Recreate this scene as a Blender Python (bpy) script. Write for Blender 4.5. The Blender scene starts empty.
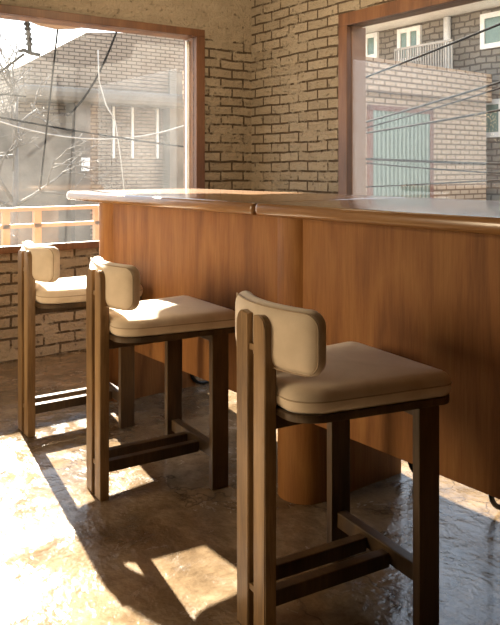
import bpy, bmesh, math, random
from mathutils import Vector, Matrix, noise
random.seed(7)
S = bpy.context.scene
COL = S.collection
PI = math.pi
# ---------------------------------------------------------------- camera
cam_d = bpy.data.cameras.new('camera'); cam = bpy.data.objects.new('camera', cam_d); COL.objects.link(cam)
cam.location = (0, 0, 1.25)
cam.rotation_euler = (PI/2, 0, PI/2 - 0.6176)
cam_d.sensor_fit = 'HORIZONTAL'; cam_d.sensor_width = 36; cam_d.lens = 738.2/500*36
cam_d.shift_y = -(312.5-167.9)/500; cam_d.clip_start = .05; cam_d.clip_end = 200
S.camera = cam
# ---------------------------------------------------------------- world, sun, lights, exposure
w = bpy.data.worlds.new('sky'); S.world = w; w.use_nodes = True
nt = w.node_tree; bg = nt.nodes['Background']
tc = nt.nodes.new('ShaderNodeTexCoord'); sep = nt.nodes.new('ShaderNodeSeparateXYZ')
nt.links.new(tc.outputs['Generated'], sep.inputs[0])
cr = nt.nodes.new('ShaderNodeValToRGB'); nt.links.new(sep.outputs[2], cr.inputs[0])
cr.color_ramp.elements[0].position = 0.0; cr.color_ramp.elements[0].color = (1.0, .97, .93, 1)
cr.color_ramp.elements[1].position = .6; cr.color_ramp.elements[1].color = (.62, .76, 1.0, 1)
nt.links.new(cr.outputs[0], bg.inputs[0]); bg.inputs[1].default_value = 3.4
SUN_EL = math.radians(29.8); SUN_DIR = Vector((1, -.15, 0)).normalized()*math.cos(SUN_EL) + Vector((0, 0, -math.sin(SUN_EL)))
sd = bpy.data.lights.new('sun', 'SUN'); sun = bpy.data.objects.new('sun', sd); COL.objects.link(sun)
sd.energy = 50; sd.angle = math.radians(.55); sd.color = (1, .92, .80)
sun.rotation_euler = SUN_DIR.to_track_quat('-Z', 'Y').to_euler(); sun.location = (-9, 2, 6)
def area(name, loc, target, sx, sy, power, col):
    l = bpy.data.lights.new(name, 'AREA'); o = bpy.data.objects.new(name, l); COL.objects.link(o)
    l.shape = 'RECTANGLE'; l.size = sx; l.size_y = sy; l.energy = power; l.color = col
    o.location = loc; o.rotation_euler = (Vector(target)-Vector(loc)).to_track_quat('-Z', 'Y').to_euler(); return o
area('back_left_fill_light', (-3.2, -2.5, 1.5), (-2.2, 1.6, .6), 1.8, 1.2, 140, (1, .78, .50))  # added warm fill for the stool backs and panels; wall_back has no window
area('corner_fill_light', (-3.3, 2.3, 2.9), (-4.3, 3.2, 1.2), 1.2, .5, 34, (1, .78, .50))  # added unseen fill that brightens the brick corner, no known lamp
S.view_settings.view_transform = 'Standard'; S.view_settings.look = 'None'; S.view_settings.gamma = 1
S.view_settings.exposure = 0.0; S.view_settings.use_curve_mapping = False
# ---------------------------------------------------------------- materials
class NT:
    def __init__(s, name):
        s.m = bpy.data.materials.new(name); s.m.use_nodes = True; s.t = s.m.node_tree
        s.b = s.t.nodes['Principled BSDF']; s.out = s.t.nodes['Material Output']
    def n(s, typ, **k):
        x = s.t.nodes.new('ShaderNode'+typ)
        for a, b in k.items(): setattr(x, a, b)
        return x
    def l(s, a, b): s.t.links.new(a, b)
    def set(s, **k):
        for a, b in k.items():
            i = s.b.inputs[a.replace('_', ' ')]
            if hasattr(b, 'links') : s.l(b, i)
            else: i.default_value = b if not isinstance(b, tuple) else (*b, 1)[:4]
    def coord(s, scale=(1, 1, 1), kind='Object'):
        c = s.n('TexCoord'); m = s.n('Mapping'); m.inputs['Scale'].default_value = scale
        s.l(c.outputs[kind], m.inputs[0]); return m.outputs[0]
    def noise(s, vec, scale, detail=4, rough=.55, dist=0):
        x = s.n('TexNoise'); x.inputs['Scale'].default_value = scale; x.inputs['Detail'].default_value = detail
        x.inputs['Roughness'].default_value = rough; x.inputs['Distortion'].default_value = dist
        s.l(vec, x.inputs['Vector']); return x.outputs['Fac']
    def ramp(s, fac, stops):
        r = s.n('ValToRGB'); e = r.color_ramp.elements
        while len(e) < len(stops): e.new(.5)
        for el, (p, c) in zip(e, stops):
            el.position = p; el.color = (*c, 1) if isinstance(c, tuple) else (c, c, c, 1)
        s.l(fac, r.inputs[0]); return r.outputs[0]
    def mix(s, f, a, b, mode='MIX'):
        x = s.n('Mix', data_type='RGBA', blend_type=mode)
        for v, i in ((f, 0), (a, 6), (b, 7)):
            if hasattr(v, 'links'): s.l(v, x.inputs[i])
            else: x.inputs[i].default_value = (*v, 1) if isinstance(v, tuple) else v
        return x.outputs[2]
    def math(s, op, a, b=0.0, clamp=False):
        x = s.n('Math', operation=op); x.use_clamp = clamp
        for v, i in ((a, 0), (b, 1)):
            if hasattr(v, 'links'): s.l(v, x.inputs[i])
            else: x.inputs[i].default_value = v
        return x.outputs[0]
    def bump(s, h, strength=.5, dist=.01):
        b = s.n('Bump'); b.inputs['Strength'].default_value = strength; b.inputs['Distance'].default_value = dist
        s.l(h, b.inputs['Height']); s.l(b.outputs[0], s.b.inputs['Normal'])
def plain(name, col, rough=.6, metal=0, var=.08, scale=12):
    t = NT(name); v = t.coord(); n = t.noise(v, scale)
    c = t.ramp(n, [(.3, tuple(x*(1-var) for x in col)), (.7, tuple(min(1, x*(1+var)) for x in col))])
    t.set(Base_Color=c, Roughness=rough, Metallic=metal); return t.m
def wallcoord(t):                                   # (along the wall, height, 0), whichever way the wall faces
    c = t.n('TexCoord'); p = t.n('SeparateXYZ'); q = t.n('SeparateXYZ')
    t.l(c.outputs['Object'], p.inputs[0]); t.l(c.outputs['Normal'], q.inputs[0])
    f = t.math('GREATER_THAN', t.math('ABSOLUTE', q.outputs[0]), .6)
    a = t.math('MULTIPLY', p.outputs[1], f); b = t.math('MULTIPLY', p.outputs[0], t.math('SUBTRACT', 1.0, f))
    o = t.n('CombineXYZ'); t.l(t.math('ADD', a, b), o.inputs[0]); t.l(p.outputs[2], o.inputs[1]); return o.outputs[0], p.outputs[2]
def brickmat(name, c1, c2, mortar, bw, bh, ms, warp=.012, plaster=None, rough=.85, bstr=.8, fill=.45, bdist=.012):
    t = NT(name); v, z = wallcoord(t)
    nz = t.n('TexNoise'); nz.inputs['Scale'].default_value = 3.5; nz.inputs['Detail'].default_value = 3; t.l(v, nz.inputs['Vector'])
    sub = t.n('VectorMath', operation='SUBTRACT'); t.l(nz.outputs['Color'], sub.inputs[0]); sub.inputs[1].default_value = (.5, .5, .5)
    sc = t.n('VectorMath', operation='SCALE'); t.l(sub.outputs[0], sc.inputs[0]); sc.inputs['Scale'].default_value = warp*3
    ad = t.n('VectorMath', operation='ADD'); t.l(v, ad.inputs[0]); t.l(sc.outputs[0], ad.inputs[1])
    br = t.n('TexBrick'); t.l(ad.outputs[0], br.inputs['Vector'])
    br.inputs['Scale'].default_value = 1; br.inputs['Brick Width'].default_value = bw; br.inputs['Row Height'].default_value = bh
    br.inputs['Mortar Size'].default_value = ms; br.inputs['Mortar Smooth'].default_value = .35; br.inputs['Bias'].default_value = 0
    br.inputs['Color1'].default_value = (*c1, 1); br.inputs['Color2'].default_value = (*c2, 1); br.inputs['Mortar'].default_value = (*[(p+q)/2 for p, q in zip(c1, c2)], 1)
    mort = br.outputs['Fac']
    gate = t.ramp(t.noise(v, 7, 3, .6), [(fill-.1, 0.0), (fill+.05, 1.0)])
    if plaster is not None:
        gate = t.math('MULTIPLY', gate, t.ramp(t.math('ADD', z, t.math('MULTIPLY', t.noise(v, 2.5), .3)), [(0, 1.0), (1, 1.0)]) if 0 else
                      t.math('SUBTRACT', 1.0, t.math('GREATER_THAN', t.math('ADD', z, t.math('MULTIPLY', t.noise(v, 5), .35)), plaster)))
    if plaster is not None:
        nn_ = t.math('ADD', t.math('MULTIPLY', t.math('SUBTRACT', t.noise(v, 9, 5, .7), .5), 2.6), t.math('MULTIPLY', t.math('SUBTRACT', t.noise(v, 2.2, 2), .5), 1.5))
        mort2 = t.ramp(t.math('ADD', mort, nn_), [(.70, 0.0), (1.02, 1.0)])
        mort2 = t.math('MULTIPLY', mort2, t.ramp(mort, [(.02, 0.0), (.25, 1.0)]))
        mort = t.math('MULTIPLY', mort2, 1.0)
    mk = t.math('MULTIPLY', mort, gate)
    fine = t.noise(v, 60, 5, .7); big = t.noise(v, 4, 4, .6)
    base = t.mix(t.ramp(big, [(.35, 0.0), (.65, .8)]), br.outputs['Color'], t.mix(.5, c1, c2))
    pits = t.ramp(t.noise(v, 26, 5, .65), [(.30, 1.0), (.40, 0.0)])
    base = t.mix(t.math('MULTIPLY', fine, .45), base, tuple(x*.45 for x in c1))
    base = t.mix(t.math('MULTIPLY', pits, .6), base, mortar)
    col = t.mix(mk, base, mortar)
    t.set(Base_Color=col, Roughness=rough)
    h = t.math('ADD', t.math('MULTIPLY', t.math('SUBTRACT', 1.0, t.math('MULTIPLY', mort, gate)), 1.0),
               t.math('ADD', t.math('MULTIPLY', fine, .35), t.math('MULTIPLY', t.math('SUBTRACT', 1.0, pits), .5)))
    h = t.math('ADD', h, t.math('MULTIPLY', t.noise(v, 15, 5, .65), 1.3 if plaster is not None else 0.0))
    t.bump(h, bstr, bdist); return t.m
def woodmat(name, dark, mid, light, rough=.4, axis='z', scale=1.0, coat=0.0, bs=.15):
    t = NT(name)
    sx = {'z': (1, 1, .06), 'x': (.06, 1, 1), 'y': (1, .06, 1)}[axis]
    v = t.coord(tuple(a*scale for a in sx))
    n1 = t.noise(v, 55, 6, .7, .3)
    v2 = t.coord(tuple(a*scale for a in {'z': (1, 1, .22), 'x': (.22, 1, 1), 'y': (1, .22, 1)}[axis]))
    n2 = t.noise(v2, 3.2, 2, .5, .5)
    rings = t.math('PINGPONG', t.math('MULTIPLY', n2, 9.0), 1.0)
    f = t.math('ADD', t.math('MULTIPLY', n1, .68), t.math('MULTIPLY', rings, .32))
    f = t.math('ADD', f, t.math('MULTIPLY', t.math('SUBTRACT', t.noise(v, 190, 3, .6), .5), .35))
    c = t.ramp(f, [(.25, dark), (.5, mid), (.75, light)])
    t.set(Base_Color=c, Roughness=rough, Coat_Weight=coat, Coat_Roughness=.12); t.bump(n1, bs, .002); return t.m
M = {}
M['brick'] = brickmat('painted_old_brick', (.43, .355, .26), (.31, .25, .175), (.085, .055, .03), .215, .072, .009, plaster=2.85, fill=.22, warp=.011, bstr=1.0, bdist=.03)
M['brick_left'] = brickmat('painted_old_brick_left', (.46, .375, .27), (.33, .26, .18), (.085, .055, .03), .215, .072, .010, plaster=2.40, fill=.30, warp=.011, bstr=1.0, bdist=.03)
M['facade'] = brickmat('tan_facade_brick', (.66, .47, .31), (.56, .39, .26), (.20, .12, .07), .26, .085, .016, warp=.002, fill=.05, bstr=.4)
M['facade_grey'] = brickmat('grey_stone', (.30, .27, .22), (.19, .17, .14), (.10, .085, .07), .24, .12, .02, warp=.03, fill=.1, bstr=.6)
M['facade_left'] = brickmat('pale_facade_brick', (.33, .265, .20), (.25, .20, .15), (.09, .07, .05), .24, .08, .014, warp=.003, fill=.05, bstr=.4)
M['counter_wood'] = woodmat('counter_veneer', (.16, .060, .014), (.24, .097, .025), (.31, .14, .040), .58, 'z')
M['counter_wood'].node_tree.nodes['Principled BSDF'].inputs['Specular IOR Level'].default_value = .25
M['top_wood'] = woodmat('counter_top_wood', (.15, .068, .024), (.23, .11, .04), (.31, .16, .062), .27, 'x', coat=.5, bs=.05)
M['frame_wood'] = woodmat('window_frame_wood', (.085, .034, .013), (.13, .054, .021), (.18, .082, .032), .45, 'z')
M['stool_wood'] = woodmat('stool_dark_wood', (.032, .018, .008), (.062, .036, .017), (.11, .066, .03), .36, 'z', 1.6)
M['post_wood'] = woodmat('stool_post_wood', (.12, .066, .026), (.25, .150, .064), (.38, .24, .115), .4, 'z', 1.6)  # lighter wood, its colour brightened further in place of light on the posts
M['black'] = plain('black_steel', (.012, .011, .011), .3, .6)
M['cable'] = plain('cable_rubber', (.010, .009, .008), .9)
M['cable'].node_tree.nodes['Principled BSDF'].inputs['Specular IOR Level'].default_value = .08
M['pale_cable'] = plain('pale_cable', (.42, .38, .33), .9)
M['white'] = plain('white_paint', (.75, .74, .70), .5)
M['plaster'] = plain('warm_plaster', (.16, .12, .08), .9, 0, .12, 3)
M['ceil'] = plain('ceiling_plaster', (.22, .17, .12), .9, 0, .1, 2)
M['reveal'] = plain('reveal_wood', (.26, .14, .08), .6, 0, .06)
M['shutter'] = None
t = NT('fabric_suede'); v = t.coord()
f1 = t.noise(v, 9, 4, .6, .4); f2 = t.noise(v, 260, 2, .5)
c = t.ramp(f1, [(.3, (.62, .51, .38)), (.7, (.76, .64, .50))])
t.set(Base_Color=c, Roughness=.9, Sheen_Weight=.35, Sheen_Roughness=.4); t.bump(f2, .12, .002); M['fabric'] = t.m
M['piping'] = plain('seam_thread', (.42, .32, .22), .9)
# floor: sealed concrete
t = NT('sealed_concrete'); v = t.coord()
a = t.noise(v, 1.6, 7, .62, .8); b = t.noise(v, 9, 6, .7); g = t.noise(v, 55, 4, .7)
c = t.ramp(t.math('ADD', t.math('MULTIPLY', a, .6), t.math('MULTIPLY', b, .4)), [(.38, (.085, .055, .03)), (.5, (.17, .115, .066)), (.62, (.30, .215, .135))])
c = t.mix(t.ramp(g, [(.3, .35), (.5, 0.0)]), c, (.08, .05, .03))
vo = t.n('TexVoronoi', feature='DISTANCE_TO_EDGE'); vo.inputs['Scale'].default_value = .8
wv = t.n('VectorMath', operation='ADD'); nn = t.n('TexNoise'); nn.inputs['Scale'].default_value = 2.5; nn.inputs['Detail'].default_value = 6
t.l(v, nn.inputs['Vector']); t.l(v, wv.inputs[0]); t.l(nn.outputs['Color'], wv.inputs[1]); t.l(wv.outputs[0], vo.inputs['Vector'])
crack = t.ramp(vo.outputs['Distance'], [(0, .75), (.008, 0.0)])
c = t.mix(crack, c, (.05, .032, .02))
rg = t.ramp(t.noise(v, 5, 6, .7, .5), [(.40, .03), (.62, .30)])
t.set(Base_Color=c, Roughness=rg, Coat_Weight=.18, Coat_Roughness=.05, IOR=1.5)
h = t.math('ADD', t.math('MULTIPLY', t.noise(v, 4.5, 4, .6, .3), 1.0), t.math('ADD', t.math('MULTIPLY', b, .35), t.math('MULTIPLY', t.noise(v, 22, 2, .5, 1.0), .12)))
t.bump(h, .75, .02); M['floor'] = t.m
# dusty window glass
t = NT('window_glass'); T = t.n('BsdfTransparent'); T.inputs[0].default_value = (.97, .98, .97, 1)
Tl = t.n('BsdfTranslucent'); Tl.inputs[0].default_value = (.9, .86, .8, 1); G = t.n('BsdfGlossy'); G.inputs['Roughness'].default_value = .02
v = t.coord(); dust = t.ramp(t.noise(v, 3, 5, .65), [(.35, .003), (.7, .014)])
m1 = t.n('MixShader'); t.l(dust, m1.inputs[0]); t.l(T.outputs[0], m1.inputs[1]); t.l(Tl.outputs[0], m1.inputs[2])
fr = t.n('Fresnel'); ge = t.n('NewGeometry'); t.l(t.math('ADD', 1.45, t.math('MULTIPLY', ge.outputs['Backfacing'], 1/1.45-1.45)), fr.inputs[0]); m2 = t.n('MixShader')
t.l(fr.outputs[0], m2.inputs[0]); t.l(m1.outputs[0], m2.inputs[1]); t.l(G.outputs[0], m2.inputs[2]); t.l(m2.outputs[0], t.out.inputs[0]); M['glass'] = t.m
# ---------------------------------------------------------------- mesh helpers
def link(name, bm, mat, parent=None, smooth=False):
    bmesh.ops.recalc_face_normals(bm, faces=bm.faces)
    me = bpy.data.meshes.new(name); bm.to_mesh(me); bm.free()
    o = bpy.data.objects.new(name, me); COL.objects.link(o)
    if mat: me.materials.append(M[mat] if isinstance(mat, str) else mat)
    if smooth is not False:
        for p in me.polygons: p.use_smooth = True
        if smooth is not True: me.set_sharp_from_angle(angle=math.radians(smooth))
    if parent: o.parent = parent
    return o
def tag(o, label=None, cat=None, group=None, kind=None):
    for k, x in (('label', label), ('category', cat), ('group', group), ('kind', kind)):
        if x: o[k] = x
    return o
def empty(name, loc=(0, 0, 0), rz=0):
    o = bpy.data.objects.new(name, None); COL.objects.link(o); o.location = loc; o.rotation_euler = (0, 0, rz); o.empty_display_size = .1; return o
def struct(name, bm, mat, **k): return tag(link(name, bm, mat, **k), kind='structure')
def box(bm, x0, x1, y0, y1, z0, z1, bev=0, seg=2):
    r = bmesh.ops.create_cube(bm, size=1)['verts']
    for p in r: p.co = Vector(((x0+x1)/2+p.co.x*(x1-x0), (y0+y1)/2+p.co.y*(y1-y0), (z0+z1)/2+p.co.z*(z1-z0)))
    if bev:
        es = list({e for p in r for e in p.link_edges}); bmesh.ops.bevel(bm, geom=es, offset=bev, segments=seg, affect='EDGES', profile=.5)
    return bm
def B(*a, **k): return box(bmesh.new(), *a, **k)
def tube(bm, pts, r, seg=8, closed=False):
    pts = [Vector(p) for p in pts]; rings = []; n = len(pts); up = None
    for i, p in enumerate(pts):
        d = ((pts[(i+1) % n] - pts[i-1]) if closed else (pts[min(i+1, n-1)] - pts[max(i-1, 0)])).normalized()
        if up is None: up = Vector((0, 0, 1)) if abs(d.z) < .9 else Vector((1, 0, 0))
        s = d.cross(up).normalized(); up = s.cross(d).normalized()
        rr = r(i/(n-1)) if callable(r) else r
        rings.append([bm.verts.new(p + (s*math.cos(q)+up*math.sin(q))*rr) for q in [2*PI*j/seg for j in range(seg)]])
    for i in range(n if closed else n-1):
        A, C = rings[i], rings[(i+1) % n]
        for j in range(seg): bm.faces.new((A[j], A[(j+1) % seg], C[(j+1) % seg], C[j]))
    if not closed: bm.faces.new(rings[0][::-1]); bm.faces.new(rings[-1])
    return bm
def plan(x0, x1, y0, y1, rads, seg=8):              # corner radii: (x0,y0) (x1,y0) (x1,y1) (x0,y1)
    out = []
    for (cx, cy, sx, sy, a0), r in zip([(x0, y0, 1, 1, PI), (x1, y0, -1, 1, 1.5*PI), (x1, y1, -1, -1, 0), (x0, y1, 1, -1, .5*PI)], rads):
        for k in range(seg+1):
            a = a0 + k/seg*PI/2; out.append((cx+sx*r+r*math.cos(a), cy+sy*r+r*math.sin(a)))
    return out
def loft(bm, outline, prof):                        # prof: list of (inset, z)
    n = len(outline); P = [Vector(p) for p in outline]; N = []
    for i in range(n):
        a, b = P[i]-P[i-1], P[(i+1) % n]-P[i]
        u = (a.normalized() if a.length > 1e-6 else Vector((0, 0)))+(b.normalized() if b.length > 1e-6 else Vector((0, 0)))
        u.normalize(); N.append(Vector((-u.y, u.x)))
    rings = []; cen = sum(P, Vector((0, 0)))/n; last = 0
    for ins, z in prof:
        if isinstance(ins, str): rings.append([bm.verts.new((*(cen+(P[i]+N[i]*last-cen)*float(ins)), z)) for i in range(n)])
        else: rings.append([bm.verts.new((*(P[i]+N[i]*ins), z)) for i in range(n)]); last = ins
    for A, C in zip(rings, rings[1:]):
        for i in range(n): bm.faces.new((A[i], A[(i+1) % n], C[(i+1) % n], C[i]))
    bm.faces.new(rings[0][::-1]); bm.faces.new(rings[-1]); return bm
def roundprof(z0, z1, r, seg=5, inner=None):
    b = [(r-r*math.sin(PI/2*k/seg), z0+r-r*math.cos(PI/2*k/seg)) for k in range(seg+1)]
    t_ = [(r-r*math.cos(PI/2*k/seg), z1-r+r*math.sin(PI/2*k/seg)) for k in range(seg+1)]
    return b+t_
# ---------------------------------------------------------------- the room
XW, YC, XR, YF, HC = -4.78, 3.41, 3.2, -2.6, 3.0
struct('floor', B(XW-.25, XR, YF, YC+.25, -.12, 0), 'floor')
struct('ceiling', B(XW-.25, XR, YF, YC+.25, HC, HC+.12), 'ceil')
W1 = (.15, 2.96, .70, 2.295)     # left window: y0 y1 z0 z1
W2 = (-3.74, -1.5, .50, 2.29)    # right window: x0 x1 z0 z1
bm = bmesh.new(); TH = .24
box(bm, XW-TH, XW, YF, W1[0], 0, HC); box(bm, XW-TH, XW, W1[1], YC+.12, 0, HC)
box(bm, XW-TH, XW, W1[0], W1[1], 0, W1[2]); box(bm, XW-TH, XW, W1[0], W1[1], W1[3], HC)
struct('wall_left', bm, 'brick_left')
bm = bmesh.new(); TR = .12
box(bm, XW, W2[0], YC, YC+TR, 0, HC); box(bm, W2[1], XR, YC, YC+TR, 0, HC)
box(bm, W2[0], W2[1], YC, YC+TR, 0, W2[2]); box(bm, W2[0], W2[1], YC, YC+TR, W2[3], HC)
struct('wall_right', bm, 'brick')
struct('wall_near', B(XR, XR+.2, YF, YC+TH, 0, HC), 'plaster')
struct('wall_back', B(XW-TH, XR, YF-.2, YF, 0, HC), 'plaster')
# window 1 in the left wall
fw = .075
bm = bmesh.new(); x0, x1 = XW-.17, XW+.025; y0, y1, z0, z1 = W1
box(bm, x0, x1, y0, y1, z1-.055, z1, .004); box(bm, x1-.06, x1, y0, y1, z0, z0+fw*.6, .004)
box(bm, x0, x1, y1-fw, y1, z0+fw*.6, z1-.055, .004); box(bm, x0, x1, y0, y0+fw, z0+fw*.6, z1-.055, .004)
f = struct('window_1', bm, 'frame_wood')
bm = bmesh.new(); box(bm, x1-.05, x1-.04, y0+fw, y1-fw, z0+fw*.6, z1-.055)
link('window_pane', bm, 'glass', f)
bm = bmesh.new(); xa, xb = x0+.065, x0+.085
box(bm, xa, xb, y1-fw-.022, y1-fw, z0+fw*.6, z1-fw)
link('window_bead', bm, 'white', f)
# window 2 in the right wall
bm = bmesh.new(); y0, y1 = YC-.02, YC+.12; x0, x1, z0, z1 = W2; fw = .085
box(bm, x0, x1, y0, y1, z1-fw, z1, .004); box(bm, x0, x1, y0, y1, z0, z0+fw, .004)
box(bm, x0, x0+fw, y0, y1, z0+fw, z1-fw, .004); box(bm, x1-fw, x1, y0, y1, z0+fw, z1-fw, .004)
f = struct('window_2', bm, 'frame_wood')
link('window_pane', B(x0+fw, x1-fw, y0+.03, y0+.04, z0+fw, z1-fw), 'glass', f)
link('window_liner', B(x0+fw, x0+fw+.006, y0+.045, y1+.03, z0+fw, z1-fw), 'reveal', f)
# ---------------------------------------------------------------- outside ground
struct('ground_outside', B(-40, 30, -30, 40, -3.3, -3.2), plain('asphalt', (.20, .19, .17), .9))
# ---------------------------------------------------------------- bar counter
CT = empty('bar_counter', (0, 1.962, 0), .0379)
tag(CT, 'long reddish brown wood bar counter with rounded plinth legs and floating front panels', 'bar counter')
def slab(xc):
    r = .105; y0 = -.165+r+.0; pts = [(xc+r*math.cos(a), y0+r*math.sin(a)) for a in [PI+PI*k/16 for k in range(17)]]
    pts += [(xc+r, .375), (xc-r, .375)]; bm = bmesh.new(); loft(bm, pts, [(0, 0), (0, 1.068)]); return bm
SL = [-3.73, -2.20, -.67]
for xc in SL: link('support_plinth', slab(xc), 'counter_wood', CT, smooth=35)
PZ = .315
for xa, xb in ((SL[0]+.06, SL[1]-.06), (SL[1]+.06, SL[2]-.06), (SL[2]+.06, .30)):
    link('front_panel', B(xa, xb, -.135, -.11, PZ, 1.068, .002), 'counter_wood', CT)
ZT = 1.117
for xa, xb, rl, rr in ((-4.13, -2.302, .13, .02), (-2.298, .40, .02, .1)):
    bm = bmesh.new(); loft(bm, plan(xa, xb, -.235, .68, (rl, rr, rr, rl)), roundprof(1.068, ZT, .019))
    link('worktop', bm, 'top_wood', CT, smooth=40)
for x in (-3.62, -2.02, -1.65, -.6):
    pts = [(x, .34, 1.075), (x, .34, .095)]+[(x, .425-.085*math.cos(a), .095-.085*math.sin(a)) for a in [PI/2*k/6 for k in range(1, 7)]]+[(x, .49, .010)]
    link('rod_leg', tube(bmesh.new(), pts, .010), 'black', CT, smooth=True)
# ---------------------------------------------------------------- stools
PW, PH, LD, LW = .147, .863, .402, .427
def slat(xa, xb, outer):                            # upright board with its outer top corner rounded
    pts = []; r = .03
    if outer < 0: top = [(xa+r-r*math.sin(a), PH-r+r*math.cos(a)) for a in [PI/2*k/6 for k in range(7)]]; pts = [(xb, PH-.004)]+top+[(xa, 0), (xb, 0)]
    else: top = [(xb-r+r*math.sin(a), PH-r+r*math.cos(a)) for a in [PI/2*k/6 for k in range(7)]]; pts = [(xa, PH-.004)]+top+[(xb, 0), (xa, 0)]
    bm = bmesh.new(); A = [bm.verts.new((x, 0, z)) for x, z in pts]; C = [bm.verts.new((x, .036, z)) for x, z in pts]; n = len(pts)
    for i in range(n): bm.faces.new((A[i], A[(i+1) % n], C[(i+1) % n], C[i]))
    bm.faces.new(A); bm.faces.new(C[::-1])
    bmesh.ops.bevel(bm, geom=[e for e in bm.edges if abs(e.verts[0].co.y-e.verts[1].co.y) < 1e-6], offset=.003, segments=2, affect='EDGES')
    return bm
def make_stool():
    r = empty('counter_stool')
    link('back_post', slat(-PW/2-.004, -PW/2+.060, -1), 'post_wood', r, smooth=30)
    link('back_post', slat(PW/2-.060, PW/2, 1), 'post_wood', r, smooth=30)
    for z in (.763, .118): link('post_spacer', B(-PW/2+.060, PW/2-.060, .004, .032, z, z+.016), 'post_wood', r)
    for s in (-1, 1):
        xa, xb = (LW/2-.028, LW/2) if s > 0 else (-LW/2, -LW/2+.028)
        link('front_leg', B(xa, xb, LD, LD+.074, 0, .612, .003), 'stool_wood', r)
    link('front_rail', B(-LW/2+.028, LW/2-.028, LD+.02, LD+.055, .108, .157, .003), 'stool_wood', r)
    for s in (-1, 1):
        xc = s*(PW/2-.022)
        link('stretcher', B(xc-.017, xc+.017, .036, LD+.02, .100, .142, .003), 'stool_wood', r)
        link('seat_bearer', B(xc-.017, xc+.017, .036, LD+.02, .565, .603, .003), 'stool_wood', r)
    link('seat_bearer', B(-LW/2+.028, LW/2-.028, LD+.02, LD+.055, .565, .603, .003), 'stool_wood', r)
    SX, Y0, Y1 = .233, .037, .524
    taper = lambda ps: [(x*(.76+.24*min(1, max(0, (y-Y0)/(Y1-Y0)))), y) for x, y in ps]
    out = taper(plan(-SX, SX, Y0, Y1, (.09, .09, .05, .05), 10))
    link('seat_frame', loft(bmesh.new(), out, [(.002, .603), (0, .606), (0, .622), (.002, .624)]), 'stool_wood', r, smooth=40)
    prof = [(.006, .6245), (.001, .630), (-.004, .642), (-.004, .660), (.000, .672), (.007, .680), (.018, .686), (.034, .689), ('.78', .692), ('.5', .694), ('.2', .695)]
    c = link('seat_cushion', loft(bmesh.new(), taper(plan(-SX, SX, Y0+.004, Y1, (.09, .09, .05, .05), 10)), prof), 'fabric', r, smooth=True)
    bm = bmesh.new(); o2 = taper(plan(-SX-.0035, SX+.0035, Y0+.0005, Y1+.0035, (.09, .09, .05, .05), 10))
    pts = []
    for i, p in enumerate(o2):
        if not pts or (Vector(p)-Vector(pts[-1][:2])).length > 1e-4: pts.append((p[0], p[1], .657))
    link('piping', tube(bm, pts, .0022, 6, True), 'piping', c, smooth=True)
    # curved back pad: rounded slab bent round the sitter
    HX, HY, HZ = .213, .031, .084; RX, RY, RZ = .042, .029, .042; R = .42; nx, ny, nz = 40, 6, 14
    def mp(p):
        q = Vector((max(-HX+RX, min(HX-RX, p.x)), max(-HY+RY, min(HY-RY, p.y)), max(-HZ+RZ, min(HZ-RZ, p.z))))
        d = Vector(((p.x-q.x)/RX, (p.y-q.y)/RY, (p.z-q.z)/RZ))
        if d.length > 1e-6: d = d/d.length; q += Vector((d.x*RX, d.y*RY, d.z*RZ))
        a = q.x/R; rr = R-q.y; return Vector((rr*math.sin(a), R-rr*math.cos(a)+.016+HY-.002, q.z+.807))
    bm = bmesh.new(); V = {}
    def gv(i, j, k):
        if (i, j, k) not in V:
            V[i, j, k] = bm.verts.new(mp(Vector(((2*i/nx-1)*HX, (2*j/ny-1)*HY, (2*k/nz-1)*HZ))))
        return V[i, j, k]
    for i in range(nx):
        for j in range(ny):
            for k in (0, nz): bm.faces.new((gv(i, j, k), gv(i+1, j, k), gv(i+1, j+1, k), gv(i, j+1, k)))
        for k in range(nz):
            for j in (0, ny): bm.faces.new((gv(i, j, k), gv(i+1, j, k), gv(i+1, j, k+1), gv(i, j, k+1)))
    for j in range(ny):
        for k in range(nz):
            for i in (0, nx): bm.faces.new((gv(i, j, k), gv(i, j+1, k), gv(i, j+1, k+1), gv(i, j, k+1)))
    c = link('backrest_cushion', bm, 'fabric', r, smooth=True)
    loop = plan(-HX+.006, HX-.006, -HZ+.006, HZ-.006, (RX-.003,)*4, 8); pts = []; yy = -HY+.012
    dense = []
    for i, p in enumerate(loop):
        q = loop[(i+1) % len(loop)]; L = math.dist(p, q); n = max(1, int(L/.015))
        if L < 1e-6: continue
        dense += [(p[0]+(q[0]-p[0])*k/n, p[1]+(q[1]-p[1])*k/n) for k in range(n)]
    for s_, z_ in dense:
        a = s_/R; rr = R-yy+.006; pts.append((rr*math.sin(a), R-rr*math.cos(a)+.016+HY-.002, z_+.807))
    link('piping', tube(bmesh.new(), pts, .002, 6, True), 'piping', c, smooth=True)
    return r
def copy_tree(o, parent=None):
    c = o.copy(); COL.objects.link(c)
    if parent: c.parent = parent
    for ch in list(o.children): copy_tree(ch, c)
    return c
st = make_stool()
spots = [((-1.6085, 1.1442), -.098, 'cream suede counter stool nearest to the viewer, before the second bar plinth'),
         ((-2.6497, 1.1464), -.056, 'middle counter stool of the row, its cream seat half in sunlight'),
         ((-3.4583, 1.1425), -.014, 'farthest counter stool, next to the left window and the sunlit brick below it')]
for i, ((x, y), a, lab) in enumerate(spots):
    o = st if i == 0 else copy_tree(st)
    o.location = (x, y, 0); o.rotation_euler = (0, 0, a); tag(o, lab, 'stool', 'counter stools along the bar')
# ---------------------------------------------------------------- outside, right window: brick house and grey house
R2 = .07
BB = empty('brick_house', (-8.25, 11, -3.2), math.radians(4))
tag(BB, 'tan brick house with pale green slatted shutter seen through the right window', 'building')
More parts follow.
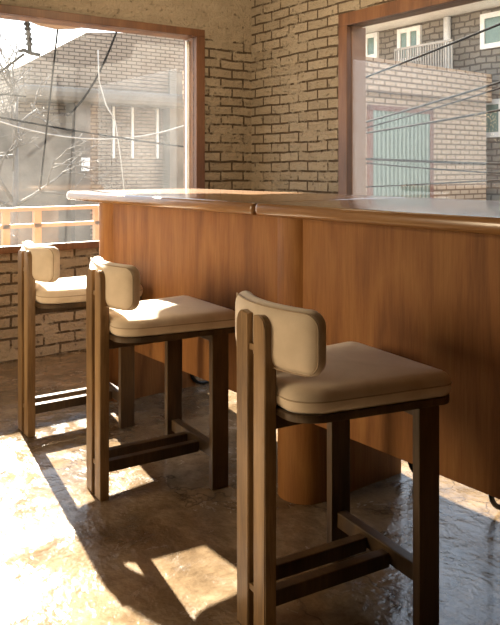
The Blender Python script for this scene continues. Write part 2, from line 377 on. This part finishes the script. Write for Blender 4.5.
# local: visible face at x=0, runs along -y
link('house_wall', B(-3, 0, -4.4, 0, 0, 5.6), 'facade', BB)
link('parapet', B(-3, .10, -4.45, .02, 5.6, 6.1), 'facade', BB)
def lx(px):  # local y on the face that lies under an image column
    ang = (PI-.6176) - math.atan((px-250)/738.2); d = Vector((math.cos(ang), math.sin(ang)))
    o = Vector((-8.25, 11)); e = Vector((-math.sin(math.radians(4)), math.cos(math.radians(4))))
    # t*d = o + s*e
    det = d.x*(-e.y)+e.x*d.y; tt = (o.x*(-e.y)+e.x*o.y)/det; s = (d.x*o.y-d.y*o.x)/det; return s
t = NT('green_slats'); v = t.coord(); wv = t.n('TexWave'); wv.bands_direction = 'Y'; wv.inputs['Scale'].default_value = 3.2; t.l(v, wv.inputs[0])
t.set(Base_Color=t.mix(wv.outputs['Fac'], (.17, .20, .15), (.30, .34, .27)), Roughness=.5); t.bump(wv.outputs['Fac'], .6, .03); M['shutter'] = t.m
ya, yb = lx(370), lx(428)
link('shutter', B(-.02, .04, ya, yb, 2.2, 5.32), 'shutter', BB)
bm = bmesh.new()
for a, b, c, d in ((ya-.07, ya, 2.2, 5.4), (yb, yb+.07, 2.2, 5.4), (ya-.07, yb+.07, 5.32, 5.4)): box(bm, -.01, .06, a, b, c, d)
link('shutter_frame', bm, plain('rust_trim', (.22, .10, .07), .6), BB)
GB = empty('grey_house', (-8, 11.3, -3.2))
tag(GB, 'grey stone house with white framed windows and a railed balcony behind the brick house', 'building')
link('house_wall', B(-5, 16, .0, 4, 0, 8.0), 'facade_grey', GB)
def gx(px, y=11.3):
    ang = (PI-.6176) - math.atan((px-250)/738.2); return y/math.tan(ang)+8
def gz(px, py, y=11.3):
    x = y/math.tan((PI-.6176) - math.atan((px-250)/738.2)); F = -x*math.cos(.6176)+y*math.sin(.6176)
    return 1.25+(167.9-py)*F/738.2+3.2
M['pane_green'] = plain('green_tinted_pane', (.16, .24, .21), .08)
def hwin(px0, px1, py0, py1, mull=True):
    x0, x1 = gx(px0), gx(px1); z1 = gz(px0, py0); z0 = gz(px0, py1)
    bm = bmesh.new(); q = .09
    box(bm, x0, x1, -.06, .0, z1-q, z1); box(bm, x0, x1, -.06, 0, z0, z0+q); box(bm, x0, x0+q, -.06, 0, z0+q, z1-q); box(bm, x1-q, x1, -.06, 0, z0+q, z1-q)
    if mull: box(bm, (x0+x1)/2-q/2, (x0+x1)/2+q/2, -.06, 0, z0+q, z1-q)
    f = link('window_frame', bm, 'white', GB); link('window_pane', B(x0+q, x1-q, -.03, -.01, z0+q, z1-q), 'pane_green', f)
hwin(366, 379, 35, 60, False); hwin(399, 422, 30, 64, True); hwin(482, 530, 15, 50, True); hwin(477, 530, 101, 138, True)
link('roof_edge', B(-5, 16, -1.0, .1, gz(366, 34)-.0, gz(366, 34)+.22), 'white', GB)
bm = bmesh.new(); xa, xb = gx(395, 10.9), gx(452, 10.9); zt = gz(395, 49, 10.9); zb = gz(395, 66, 10.9)
box(bm, xa, xb, -.42, -.38, zt-.04, zt)
for k in range(24): xx = xa+(xb-xa)*k/23; box(bm, xx-.012, xx+.012, -.412, -.388, zb-.35, zt-.04)
link('balcony_railing', bm, plain('grey_rail_paint', (.35, .33, .29), .6), GB)
link('drain_pipe', tube(bmesh.new(), [(gx(450), -.08, z) for z in (gz(450, 90), gz(450, 18))], .07), 'white', GB, smooth=True)
# overhead cables outside the right window (straight or slightly sagging)
def ray(px, py, y):
    ang = (PI-.6176) - math.atan((px-250)/738.2); x = y/math.tan(ang); F = -x*math.cos(.6176)+y*math.sin(.6176)
    return Vector((x, y, 1.25+(167.9-py)*F/738.2))
def rayx(px, py, x):
    ang = (PI-.6176) - math.atan((px-250)/738.2); y = x*math.tan(ang); F = -x*math.cos(.6176)+y*math.sin(.6176)
    return Vector((x, y, 1.25+(167.9-py)*F/738.2))
def cable(name, A, Bp, sag, r, label, mat='cable', ext=.5):
    d = Bp-A; A2, B2 = A-d*ext, Bp+d*ext
    pts = [A2.lerp(B2, k/16)+Vector((0, 0, -sag*(1-(2*k/16-1)**2)+sag*.75)) for k in range(17)]
    o = link(name, tube(bmesh.new(), pts, r, 6), mat, smooth=True)
    tag(o, label, 'cable', 'overhead cables outside the windows'); return o
cable('overhead_cable', ray(366, 77, 6.2), ray(500, 24, 5.8), .02, .012, 'black cable crossing the green windows at the top of the right window')
cable('overhead_cable', ray(366, 122, 6.2), ray(500, 82, 5.8), .02, .012, 'upper of two rising black cables over the top of the green shutter')
cable('overhead_cable', ray(366, 128, 6.3), ray(500, 88, 6.2), .03, .009, 'thin rising cable just under another over the shutter top')
cable('overhead_cable', ray(366, 133, 6.0), ray(500, 110, 5.8), .02, .012, 'black cable rising to the lower white framed window of the grey house')
cable('overhead_cable', ray(366, 159, 6.2), ray(500, 164, 6.2), .01, .016, 'thick level black cable with small clips across the green shutter')
cable('overhead_cable', ray(366, 163, 6.3), ray(500, 173, 6.3), .04, .009, 'thin sagging cable just below the thick level one')
cable('overhead_cable', ray(366, 187, 6.4), ray(500, 180, 6.2), .01, .009, 'lowest thin dark cable in the right window')
# ---------------------------------------------------------------- outside, left window
LB = empty('corner_house', (-15, 3.2, -3.2))
tag(LB, 'pale brick corner house with concrete ledge filling the left window', 'building')
XL = -15.0
def ly(px, x=XL): return x*math.tan((PI-.6176) - math.atan((px-250)/738.2))-3.2
def lz(px, py, x=XL): return rayx(px, py, x).z+3.2
yA, yB = ly(16), ly(215)
zt = lz(90, 40)
# upper brick volume
link('house_wall', B(-5, 0, ly(16), ly(240), 0, lz(90, 95)), 'facade_left', LB)
bm = bmesh.new(); P = [(ly(16), lz(16, 68)), (ly(82), lz(82, 34)), (ly(240), lz(240, 36)), (ly(240), lz(60, 92)), (ly(60), lz(60, 92)), (ly(16), lz(16, 92))]
A = [bm.verts.new((.25, y, z)) for y, z in P]; C = [bm.verts.new((-5, y, z)) for y, z in P]
for i in range(6): bm.faces.new((A[i], A[(i+1) % 6], C[(i+1) % 6], C[i]))
bm.faces.new(A); bm.faces.new(C[::-1]); link('upper_storey', bm, 'facade_left', LB)
M['concrete'] = plain('weathered_concrete', (.16, .135, .105), .9, 0, .4, 1.2)
M['dark_concrete'] = plain('dark_concrete', (.13, .11, .09), .9, 0, .3, 1.2)
link('ledge', B(.0, .7, ly(10), ly(190), lz(60, 104), lz(60, 90), bev=.1), 'concrete', LB)
link('grey_wall', B(0, .3, ly(-10), ly(66), 0, lz(20, 115)), 'concrete', LB)
link('pillar', B(0, .5, ly(66), ly(81), 0, lz(60, 104)), 'dark_concrete', LB)
link('notice_plate', B(.5, .55, ly(72), ly(79.5), lz(75, 171), lz(75, 158)), 'white', LB)
for px in (112, 131, 156): 
    link('white_strip', B(.0, .04, ly(px), ly(px+2), lz(100, 158), lz(100, 92)), 'white', LB)
link('side_panel', B(.0, .32, ly(163), ly(184), 0, lz(170, 74)), 'concrete', LB)
# terrace railing outside the left window
RL = empty('terrace_railing', (-6.3, 1.0, -3.2)); tag(RL, 'pale orange timber terrace railing outside the left window', 'railing')
M['rail'] = plain('orange_timber', (.40, .20, .09), .6)
def rz_(py): return rayx(0, py, -6.3).z+3.2
link('top_rail', B(-.04, .04, -4, 4, rz_(212)-.0, rz_(208)), 'rail', RL)
link('middle_rail', B(-.03, .03, -4, 4, rz_(229), rz_(225)), 'rail', RL)
for px in (5.5, 37, 97, -40, 140): 
    y = rayx(px, 220, -6.3).y-1.0; link('baluster', B(-.03, .03, y-.03, y+.03, 2.2, rz_(212)), 'rail', RL)
tag(struct('terrace_floor', B(-6.6, XW-TH-.02, -4, 5.5, -.3, -.05), plain('terrace_paving', (.45, .38, .30), .8)))
# cable clamp hanging from the eave
CL = empty('cable_clamp', tuple(rayx(28, 14, -6.0))); tag(CL, 'black insulator bracket hanging outside the left window near the top', 'bracket')
p0 = rayx(28, 14, -6.0)
def rel(px, py): return rayx(px, py, -6.0)-p0
link('rod', tube(bmesh.new(), [rel(26, 8), rel(27, 22), rel(29, 38), rel(30, 54)], .018), 'black', CL, smooth=True)
bm = bmesh.new()
for py in (24, 29, 34, 39, 44): tube(bm, [rel(27+(py-24)*.12, py-1.2), rel(27+(py-24)*.12, py+1.2)], .028, 10)
link('insulator', bm, 'black', CL, smooth=40)
link('clamp_arm', tube(bmesh.new(), [rel(19, 51), rel(24, 50), rel(30, 53), rel(40, 55)], .016), 'black', CL, smooth=True)
cable('overhead_cable', rayx(0, 72, -6.0), rayx(24, 54, -6.0), 0, .012, 'black cable running down left from the insulator bracket', ext=0)
cable('overhead_cable', rayx(0, 118, -8.7), rayx(190, 148, -8.7), .05, .012, 'dark cable falling to the right across the left window', ext=.3)
cable('overhead_cable', rayx(20, 135, -9), rayx(190, 130, -9.), .35, .009, 'thick pale sagging cable across the left window', mat='pale_cable', ext=.2)
cable('overhead_cable', rayx(0, 94, -9.9), rayx(20, 96, -9.9), .0, .01, 'thin level cable against the sky at the left edge', ext=.3)
cable('overhead_cable', rayx(58, 26, -5.432), rayx(40, 190, -5.6), .0, .007, 'thin upright cable hanging down the left window', ext=0)
cable('overhead_cable', rayx(120, 32, -14.1), rayx(68, 125, -14.1), .3, .022, 'dark cable looping down from the upper right in the left window', ext=.02)
pts = [rayx(px, py, -9.6) for px, py in ((98, 50), (99, 80), (106, 105), (115, 120), (121, 160), (124, 190))]
tag(link('overhead_cable', tube(bmesh.new(), pts, .009, 6), 'pale_cable', smooth=True), 'pale cable hanging in a curve down the middle of the left window', 'cable', 'overhead cables outside the windows')
# bare tree at the left
def tree(base, h, label):
    T = empty('bare_tree', tuple(base)); tag(T, label, 'tree'); rnd = random.Random(3)
    bm = bmesh.new(); tube(bm, [(0, 0, 0), (.05, .02, h*.5), (0, .06, h)], lambda t: .09*(1-.6*t), 8); link('trunk', bm, 'dark_concrete', T, smooth=True)
    bm = bmesh.new()
    def grow(p, d, L, r, lev):
        q = p+d*L; tube(bm, [p, p.lerp(q, .5)+Vector([rnd.uniform(-.05, .05)*L for _ in range(3)]), q], lambda t: r*(1-.4*t), 5)
        if lev < 4:
            for _ in range(3): grow(p.lerp(q, rnd.uniform(.5, 1)), (d+Vector([rnd.uniform(-.8, .8) for _ in range(3)])).normalized(), L*.72, r*.6, lev+1)
    for k in range(6): grow(Vector((0, .03, h*rnd.uniform(.75, 1))), Vector((rnd.uniform(-.6, .6), rnd.uniform(-1, 1), rnd.uniform(-.1, .9))).normalized(), .75, .035, 0)
    link('branches', bm, 'dark_concrete', T, smooth=True)
b = rayx(12, 200, -11.0); tree((b.x, b.y, -3.2), rayx(12, 140, -11).z+3.2, 'bare branching tree in front of the grey wall in the left window')

# fabric valance of an awning outside the left window
prof = [(14, 2), (20, 12), (26, 19), (40, 25), (58, 29), (75, 28.5), (92, 26), (108, 22), (112, 8)]
bm = bmesh.new(); A = [bm.verts.new(rayx(px, py, -5.4)) for px, py in prof]; C = [bm.verts.new(rayx(px, py, -5.4)+Vector((-.03, 0, 0))) for px, py in prof]; n = len(prof)
for i in range(n): bm.faces.new((A[i], A[(i+1) % n], C[(i+1) % n], C[i]))
bm.faces.new(A); bm.faces.new(C[::-1])
tag(link('awning', bm, plain('brown_canvas', (.24, .16, .11), .9)), 'brown sagging awning edge outside along the top of the left window', 'awning')
